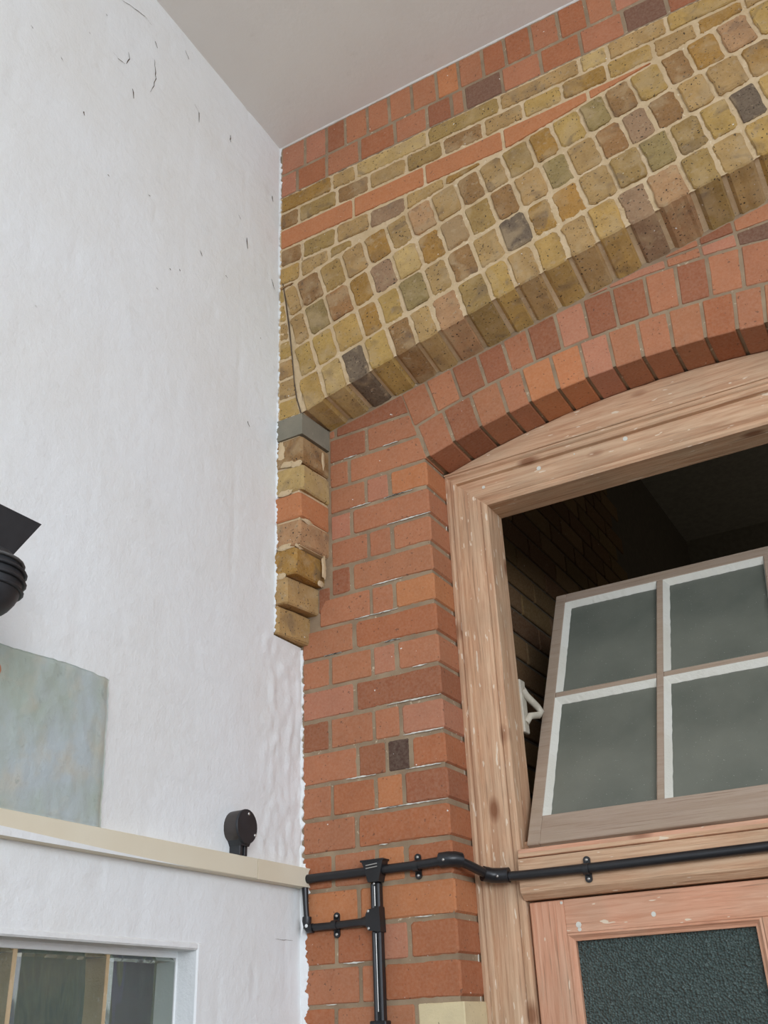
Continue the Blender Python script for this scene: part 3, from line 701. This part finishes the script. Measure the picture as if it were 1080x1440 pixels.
# filled nail holes
for (x, z, r) in ((-.868, 1.245, .0045), (-.715, 1.252, .006), (-.49, 1.262, .006), (-.62, 1.262, .002)):
    mb = MB(); mb.ring_tube([(x, .1172, z), (x, .1158, z)], r, 8); mb.build('nail_filler', M_PUTTY, W1)

# sash (fanlight) hinged at the bottom, leaning back into the corridor
th = math.radians(29.3); SO = Vector((-.852, .127, .360)); U = Vector((1, 0, 0)); V = Vector((0, math.sin(th), math.cos(th))); Nn = V.cross(U) * -1
if Nn.y < 0: Nn = -Nn      # depth direction, away from the viewer
def sp(u, v, d): p = SO + U * u + V * v + Nn * d; return (p.x, p.y, p.z)
SW, SH = .930, .828
def sbox(mb, u0, u1, v0, v1, d0, d1, c=.0015):
    t = MB(); t.box(u0, u1, v0, v1, d0, d1, c); mb.add([sp(*p) for p in t.v], t.f)
SA = empty('sash', (-.387, .127, .360)); SA.parent = W1; SA.location = tuple(np.array([-.387, .127, .360 + Z0]) - ORG['window_1']); SA['label'] = 'bottom hung fanlight sash tilted back into the dark corridor'
UB = [(.029, .286), (.303, .562), (.579, .838)]; VB = [(.074, .432), (.449, .793)]
mb = MB(); sbox(mb, 0, .029, .0, SH, 0, .038); mb.build('stile', M_WS, SA)
mb = MB(); sbox(mb, .838, SW, .0, SH, 0, .038); mb.build('stile', M_WS, SA)
mb = MB(); sbox(mb, .029, .838, 0, .074, 0, .038); mb.build('bottom_rail', M_WS, SA)
mb = MB(); sbox(mb, .029, .838, .793, SH, 0, .038); mb.build('top_rail', M_WS, SA)
for u0, u1 in ((.286, .303), (.562, .579)):
    mb = MB(); sbox(mb, u0, u1, .074, .793, 0, .034, .002); mb.build('glazing_bar', M_WS, SA)
for (u0, u1) in UB:
    mb = MB(); sbox(mb, u0, u1, .432, .449, .001, .034, .002); mb.build('glazing_bar', M_WS, SA)
DG = .016
for (u0, u1) in UB:
    for (v0, v1) in VB:
        mb = MB(); sbox(mb, u0 - .002, u1 + .002, v0 - .002, v1 + .002, DG, DG + .004, 0); mb.build('pane', M_GL1, SA)
        # white putty fillet, a strip along each edge with an uneven inner line
        def strip(p0, p1, q0, q1):
            mb = MB(); n = 26; vs = []
            for i in range(n + 1):
                t = i / n; jj = random.uniform(-.0009, .0009)
                a = [p0[k] + (p1[k] - p0[k]) * t for k in range(2)]; b = [q0[k] + (q1[k] - q0[k]) * t for k in range(2)]
                d = Vector((b[0] - a[0], b[1] - a[1])).normalized()
                vs += [sp(a[0], a[1], .0015), sp(b[0] + d.x * jj, b[1] + d.y * jj, DG - .0005)]
            mb.add(vs, [(2 * i, 2 * i + 1, 2 * i + 3, 2 * i + 2) for i in range(n)]); mb.build('putty', M_PUTTY, SA, None, False)
        e = .014
        strip((u0, v0), (u0, v1), (u0 + e, v0 + .001), (u0 + e, v1 - e)); strip((u0, v1), (u1, v1), (u0 + e, v1 - e), (u1 - .003, v1 - e))
        strip((u1, v1), (u1, v0), (u1 - .004, v1 - e), (u1 - .004, v0 + .003)); strip((u1, v0), (u0, v0), (u1 - .004, v0 + .003), (u0 + .004, v0 + .003))
# white iron stay behind the jamb
mb = MB(); mb.ring_tube([(-.862, .225, .735), (-.858, .235, .722), (-.846, .27, .700), (-.842, .280, .690), (-.846, .272, .680), (-.856, .24, .672), (-.864, .23, .655)], .0085, 10)
mb.box(-.872, -.862, .215, .245, .63, .76, .002)
mb.build('stay', M_STAY, W1, label='cream painted iron stay behind the frame')

# ================================================================== glazed door
D1_ = empty('door_1', (-.385, .15, -1.6), kind='structure', label='stripped pine glazed door below the transom')
YD = .133; DT = .2440
mb = MB(); mb.box(-.862, -.786, YD, YD + .04, -1.58, DT, .002); mb.build('stile', M_WPV, D1_)
mb = MB(); mb.box(.016, .092, YD, YD + .04, -1.58, DT, .002); mb.build('stile', M_WPV, D1_)
mb = MB(); mb.box(-.786, .016, YD, YD + .04, .178, DT, .0015); mb.build('top_rail', M_WP, D1_)
mb = MB(); mb.box(-.786, .016, YD, YD + .04, -1.58, -.90, .0015); mb.build('bottom_panel', M_WP, D1_)
mb = MB(); mb.box(-.396, -.374, YD, YD + .04, -.90, .178, .0015); mb.build('glazing_bar', M_WPV, D1_)
for x0, x1 in ((-.786, -.396), (-.374, .016)):
    pf = [(0, YD + .001), (.004, YD - .001), (.007, YD + .003), (.010, YD + .006), (.0145, YD + .008), (.0145, YD + .03), (0, YD + .03)]
    z0, z1 = -.90, .178
    for nm, a, b, m in (('bead', lambda p: (x0 + p[0], p[1], z0 + p[0]), lambda p: (x0 + p[0], p[1], z1 - p[0]), M_WPV), ('bead', lambda p: (x0 + p[0], p[1], z1 - p[0]), lambda p: (x1 - p[0], p[1], z1 - p[0]), M_WP), ('bead', lambda p: (x1 - p[0], p[1], z1 - p[0]), lambda p: (x1 - p[0], p[1], z0 + p[0]), M_WPV)):
        mb = MB(); mb.sweep(pf, a, b); mb.build(nm, m, D1_)
    mb = MB(); mb.box(x0 + .012, x1 - .012, YD + .018, YD + .022, z0, z1 - .012); mb.build('pane', M_GL2, D1_)
for (x, z, r) in ((-.758, .193, .006), (-.757, .184, .004), (-.60, .200, .005), (-.79, .238, .003)):
    mb = MB(); mb.ring_tube([(x, YD + .0005, z), (x, YD - .0010, z)], r, 8); mb.build('paint_spot', M_PUTTY, D1_)

# ================================================================== dim corridor behind the opening
mb = MB(); mb.box(-1.2, -1.01, .2, 3.4, -1.6, 2.7); DK = {k: (v[0] * .42, v[1] * .38, v[2] * .4, 1) for k, v in YC.items()}  # DK: stock brick colours darkened to paint in the corridor's shade
WI = mb.build('wall_inner', M_DKMORTAR, None, kind='structure', label='shaded brick side wall of the corridor beyond the door')
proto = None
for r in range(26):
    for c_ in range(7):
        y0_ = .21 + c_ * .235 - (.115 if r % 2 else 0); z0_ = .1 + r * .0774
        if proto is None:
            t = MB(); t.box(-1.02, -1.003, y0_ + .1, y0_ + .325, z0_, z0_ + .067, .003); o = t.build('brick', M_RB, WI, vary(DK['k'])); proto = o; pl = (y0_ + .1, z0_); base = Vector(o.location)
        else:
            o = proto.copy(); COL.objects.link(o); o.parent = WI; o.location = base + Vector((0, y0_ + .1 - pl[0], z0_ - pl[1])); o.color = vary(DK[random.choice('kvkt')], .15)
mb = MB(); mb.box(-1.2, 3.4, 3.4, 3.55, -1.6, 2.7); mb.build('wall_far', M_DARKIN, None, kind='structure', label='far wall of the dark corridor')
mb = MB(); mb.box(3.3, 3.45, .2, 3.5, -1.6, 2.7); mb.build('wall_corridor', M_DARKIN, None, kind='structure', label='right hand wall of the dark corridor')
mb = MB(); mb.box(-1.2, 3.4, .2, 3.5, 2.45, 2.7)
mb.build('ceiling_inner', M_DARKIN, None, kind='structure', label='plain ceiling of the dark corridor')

# ================================================================== cream trunking on the white wall
TR = empty('cable_trunking', (-1.34, -.9, .305)); thing(TR, 'long cream cable trunking across the white wall', 'trunking')
mb = MB(); mb.box(XW - .002, -1.327, -2.6, -.199, .307, .3475, .0015); mb.build('cover', M_BEIGE, TR)
mb = MB(); prf = [(XW - .002, .307), (-1.327, .307), (-1.327, .3475), (XW - .002, .3475)]
n = 8; vs = []
for i in range(n + 1):
    z = .307 + .0405 * i / n; e = -.0005 - .010 * math.sin(math.pi * i / n) ** .7
    vs += [(-1.327, -.1975, z), (-1.327, e, z), (XW - .002, e, z), (XW - .002, -.1975, z)]
fs = []
for i in range(n):
    for k in range(4): fs.append((4 * i + k, 4 * i + (k + 1) % 4, 4 * i + 4 + (k + 1) % 4, 4 * i + 4 + k))
fs += [(0, 1, 2, 3), (4 * n, 4 * n + 1, 4 * n + 2, 4 * n + 3)]
mb.add(vs, fs); mb.build('end_cover', M_BEIGE, TR, label='short end length with a notched end round the conduit')

mb = MB(); q = [(-2.6, .3068), (-.42, .3068), (-.62, .3120), (-.9, .3215), (-2.6, .3260)]
mb.add([(x, y_, z) for x in (-1.3275, -1.3264) for y_, z in q], [(0, 1, 2, 3, 4), (9, 8, 7, 6, 5)] + [(i, (i + 1) % 5, 5 + (i + 1) % 5, 5 + i) for i in range(5)])
mb.build('paint_overlap', M_WHITE, TR, label='white wall paint carried over the lower edge')
# round conduit box
JB = empty('junction_box', (-1.335, -.251, .345)); thing(JB, 'round black conduit box on the white wall above the trunking', 'conduit box')
mb = MB(); mb.ring_tube([(XW - .003, -.251, .405), (-1.328, -.251, .405), (-1.322, -.251, .405)], [.0345, .0345, .033], 28)
mb.build('body', M_BOX, JB)
mb = MB(); mb.ring_tube([(-1.322, -.251, .405), (-1.3185, -.251, .405), (-1.3175, -.251, .405)], [.0352, .0352, .034], 28); mb.build('lid', M_BLKM, JB)
mb = MB()
mb.add([(x, y_, z) for x in (XW - .002, -1.322) for (y_, z) in ((-.276, .385), (-.226, .385), (-.238, .366), (-.264, .366))], [(0, 1, 2, 3), (7, 6, 5, 4), (0, 4, 5, 1), (1, 5, 6, 2), (2, 6, 7, 3), (3, 7, 4, 0)])
mb.box(XW - .002, -1.326, -.264, -.254, .3475, .367, .001); mb.box(XW - .002, -1.326, -.248, -.238, .3475, .367, .001); mb.box(XW - .002, -1.340, -.255, -.247, .3475, .367)
mb.build('spout', M_BLKM, JB)
for y_, z in ((-.247, .431), (-.224, .390)):
    mb = MB(); dome(mb, (-1.3175, y_, z), (1, 0, 0), .0034); mb.build('screw', M_SCR, JB)

# ================================================================== black conduits
def lugs(parent, x, y, zc, dz, tube_r, ax='x'):
    for s in (-1, 1):
        mb = MB(); z = zc + s * dz
        mb.ring_tube([(x, y, z), (x, y - .004, z)], .0075, 14); 
        mb.box(x - .0072, x + .0072, y - .004, y, min(z, zc + s * .006), max(z, zc + s * .006))
        l = mb.build('saddle_lug', M_BLK, parent)
        mb = MB(); dome(mb, (x, y - .004, z), (0, -1, 0), .0034); mb.build('screw', M_SCR, l)
    mb = MB(); mb.ring_tube([(x - .0065, y - .011, zc), (x + .0065, y - .011, zc)], tube_r + .0018, 14); mb.build('saddle_strap', M_BLK, parent)
C1 = empty('electrical_conduit', (-.95, .0, .32)); thing(C1, 'long black conduit from the trunking across the brick pier and door transom', 'conduit', 'black conduits on the brick wall')
R_ = .0098
pth = [(-1.3415, -.012, .3245), (-1.25, -.012, .3245), (-1.05, -.012, .3245), (-.985, -.012, .327), (-.968, -.009, .327), (-.956, .004, .3245), (-.945, .028, .3175), (-.935, .055, .309), (-.925, .078, .302), (-.912, .090, .298), (-.893, .0935, .2965), (-.85, .095, .2955), (-.70, .095, .2945), (-.35, .095, .2965), (.0, .095, .298), (.18, .095, .298)]
mb = MB(); mb.ring_tube(pth, R_, 16); mb.build('tube', M_BLK, C1)
mb = MB(); mb.ring_tube([(-.992, -.013, .3285), (-.975, -.0125, .329), (-.962, -.006, .3285), (-.955, .006, .327)], .0158, 16); b_ = mb.build('bend_cover', M_BLK, C1)
mb = MB(); dome(mb, (-.978, -.0285, .3265), (0, -1, 0), .003); mb.build('screw', M_SCR, b_)
mb = MB(); mb.ring_tube([(-.935, .070, .3045), (-.922, .086, .301), (-.905, .092, .2995), (-.885, .094, .299)], .0158, 16); b_ = mb.build('bend_cover', M_BLK, C1)
mb = MB(); dome(mb, (-.905, .0765, .297), (0, -1, 0), .003); mb.build('screw', M_SCR, b_)
lugs(C1, -1.051, 0, .3235, .0185, R_)
lugs(C1, -.714, .106, .2935, .0185, R_)

C2 = empty('electrical_conduit', (-1.15, -.01, -.2)); thing(C2, 'upright black conduit running down the brick pier below a square tee', 'conduit', 'black conduits on the brick wall')
mb = MB(); mb.add([(x, y_, z) for (x, z) in ((-1.178, .3435), (-1.125, .3435), (-1.128, .330), (-1.137, .300), (-1.163, .300), (-1.172, .330)) for y_ in (-.026, -.001)], [(0, 2, 4, 6, 8, 10), (11, 9, 7, 5, 3, 1)] + [(2 * i, 2 * ((i + 1) % 6), 2 * ((i + 1) % 6) + 1, 2 * i + 1) for i in range(6)])
mb.box(-1.181, -1.122, -.028, .0, .3425, .3465, .001)
tb = mb.build('tee_box', M_BLK, C1)
for k in range(2):
    mb = MB(); mb.ring_tube([(-1.166, -.0275, .3345 - .006 * k), (-1.138, -.0275, .3365 - .006 * k)], .0012, 6); mb.build('lid_rib', M_SCR, tb)
def channel(z0, z1):
    mb = MB(); mb.box(-1.1620, -1.1535, -.020, -.001, z0, z1, .003); mb.box(-1.1485, -1.1395, -.020, -.001, z0, z1, .003); mb.box(-1.156, -1.146, -.0155, -.001, z0, z1)
    return mb.build('channel', M_BLK, C2)
c_ = channel(.245, .2995); c2_ = channel(-.35, .204)
mb = MB(); mb.ring_tube([(-1.1515, -.0175, .252), (-1.1515, -.0175, .292)], .0016, 8); mb.build('highlight_line', M_SCR, c_)  # bright strip standing in for the highlight down the channel
mb = MB(); mb.ring_tube([(-1.1515, -.0175, .05), (-1.1515, -.0175, .198)], .0014, 8); mb.build('highlight_line', M_SCR, c2_)  # same modelled highlight on the lower length
mb = MB(); mb.add([(x, y_, z) for (x, z) in ((-1.165, .246), (-1.138, .250), (-1.136, .200), (-1.165, .204), (-1.172, .214), (-1.172, .236)) for y_ in (-.025, -.001)], [(0, 2, 4, 6, 8, 10), (11, 9, 7, 5, 3, 1)] + [(2 * i, 2 * ((i + 1) % 6), 2 * ((i + 1) % 6) + 1, 2 * i + 1) for i in range(6)])
j_ = mb.build('tee_joint', M_BLK, C2)
for z in (.2425, .2085):
    mb = MB(); dome(mb, (-1.165, -.025, z), (0, -1, 0), .0032); mb.build('screw', M_SCR, j_)
mb = MB(); dome(mb, (-1.151, -.0205, .297), (0, -1, 0), .003); mb.build('screw', M_SCR, j_)
mb = MB(); mb.box(-1.170, -1.132, -.024, .0, .022, .034, .002); mb.build('clip', M_BLK, C2)

C3 = empty('electrical_conduit', (-1.24, -.01, .21)); thing(C3, 'short level black conduit low on the pier, ending at the upright one', 'conduit', 'black conduits on the brick wall')
mb = MB(); mb.ring_tube([(-1.322, -.011, .2225), (-1.25, -.011, .2225), (-1.19, -.011, .2235), (-1.17, -.012, .2245)], [.0080, .0080, .0084, .013], 14); mb.build('tube', M_BLK, C3)
lugs(C3, -1.2575, 0, .2235, .0185, .0082)
C4_ = empty('electrical_conduit', (-1.33, -.01, .21)); thing(C4_, 'small upright black conduit in the corner under the trunking end', 'conduit', 'black conduits on the brick wall')
mb = MB(); mb.ring_tube([(-1.334, -.012, .307), (-1.332, -.012, .27), (-1.329, -.012, .236)], [.0075, .0062, .0062], 12); mb.build('tube', M_BLK, C4_)
mb = MB(); mb.ring_tube([(-1.329, -.012, .245), (-1.329, -.013, .228), (-1.323, -.013, .221), (-1.313, -.012, .2215)], .0102, 12); e_ = mb.build('elbow', M_BLK, C4_)
mb = MB(); dome(mb, (-1.324, -.0225, .226), (0, -1, 0), .004); mb.ring_tube([(-1.338, -.022, .205), (-1.334, -.0235, .225), (-1.338, -.0215, .242)], [.001, .003, .001], 6); mb.build('paint_blob', M_WHITE, e_)

# ================================================================== relief slab standing on the trunking
A = MB(); ny_, nz_ = 90, 60; vs = []
def slabp(u, v):
    y_ = -1.25 + (.588 + .010 * (1 - v)) * u; z = .3485 + (.268 + .004 * math.sin(u * 9)) * v
    return y_, z
for i in range(ny_ + 1):
    for j in range(nz_ + 1):
        u, v = i / ny_, j / nz_; y_, z = slabp(u, v)
        eu = min(1, (1 - u) * ny_ / 2.5, (1 - v) * nz_ / 2.5 + .15, v * nz_ / 2 + .3)
        d = .0022 * mn.noise(Vector((y_ * 40, z * 22, 0))) + .0016 * abs(mn.noise(Vector((y_ * 110, z * 60, 3))))
        ez = .0018 * mn.noise(Vector((y_ * 60, 9, 0))) if j == nz_ else 0; ey = .0018 * mn.noise(Vector((z * 60, 4, 0))) if i == ny_ else 0
        vs.append((-1.3335 + d - (1 - eu) * .004, y_ + ey, z + ez))
m_ = nz_ + 1
fs = [(i * m_ + j, (i + 1) * m_ + j, (i + 1) * m_ + j + 1, i * m_ + j + 1) for i in range(ny_) for j in range(nz_)]
nb = len(vs)
rim = [i * m_ for i in range(ny_ + 1)] + [ny_ * m_ + j for j in range(1, m_)] + [i * m_ + nz_ for i in range(ny_ - 1, -1, -1)] + [j for j in range(nz_ - 1, 0, -1)]
for r_ in rim: vs.append((XW + .004, vs[r_][1], vs[r_][2]))
L = len(rim); fs += [(rim[i], rim[(i + 1) % L], nb + (i + 1) % L, nb + i) for i in range(L)]
A.add(vs, fs, True); SL = A.build('relief_slab', M_SLAB, None, None, False); thing(SL, 'grey green textured slab standing on the cream trunking', 'wall art')
mb = MB(); mb.ring_tube([(-1.3345, -.928, .566), (-1.3306, -.928, .566), (-1.3300, -.928, .566)], [.017, .012, .005], 12); mb.build('paint_dab', M_ORANGE, SL, label='dab of orange paint')

# ================================================================== black spotlight at the left edge
SPX = -1.20
SPt = empty('spotlight', (-1.352, -1.13, .62)); thing(SPt, 'black metal spotlight with a square flap, cut off by the left edge', 'spotlight')
mb = MB(); prof = []
for i in range(17):
    a = math.pi * i / 16; prof.append((.635 - .056 * math.cos(a), .0555 * math.sin(a) ** .8 + .0005))
mb.ring_tube([(SPX, -1.077, z) for z, r in prof], [r for z, r in prof], 24); mb.build('housing', M_BLKM, SPt)
for z, r in ((.664, .0565), (.649, .0615), (.634, .0620), (.620, .0595)):
    mb = MB(); mb.ring_tube([(SPX, -1.077, z - .0022), (SPX, -1.077, z - .001), (SPX, -1.077, z + .002)], [r - .003, r, r - .002], 24); mb.build('cooling_fin', M_FIN if z > .66 else M_BLKM, SPt)
mb = MB(); q = [(-1.003, .756), (-1.041, .683), (-1.135, .683), (-1.17, .756)]
mb.add([(SPX + dx + (.02 if z > .7 else 0), y_, z) for dx in (0, .003) for y_, z in q], [(0, 1, 2, 3), (7, 6, 5, 4)] + [(i, (i + 1) % 4, 4 + (i + 1) % 4, 4 + i) for i in range(4)])
mb.build('barn_door', M_BLKM, SPt)
mb = MB(); mb.ring_tube([(SPX, -1.10, .64), (-1.26, -1.14, .64), (-1.35, -1.14, .64)], .008, 10); mb.build('arm', M_BLKM, SPt)
mb = MB(); mb.ring_tube([(-1.353, -1.14, .64), (-1.338, -1.14, .64)], .032, 20); mb.build('wall_plate', M_BLKM, SPt)
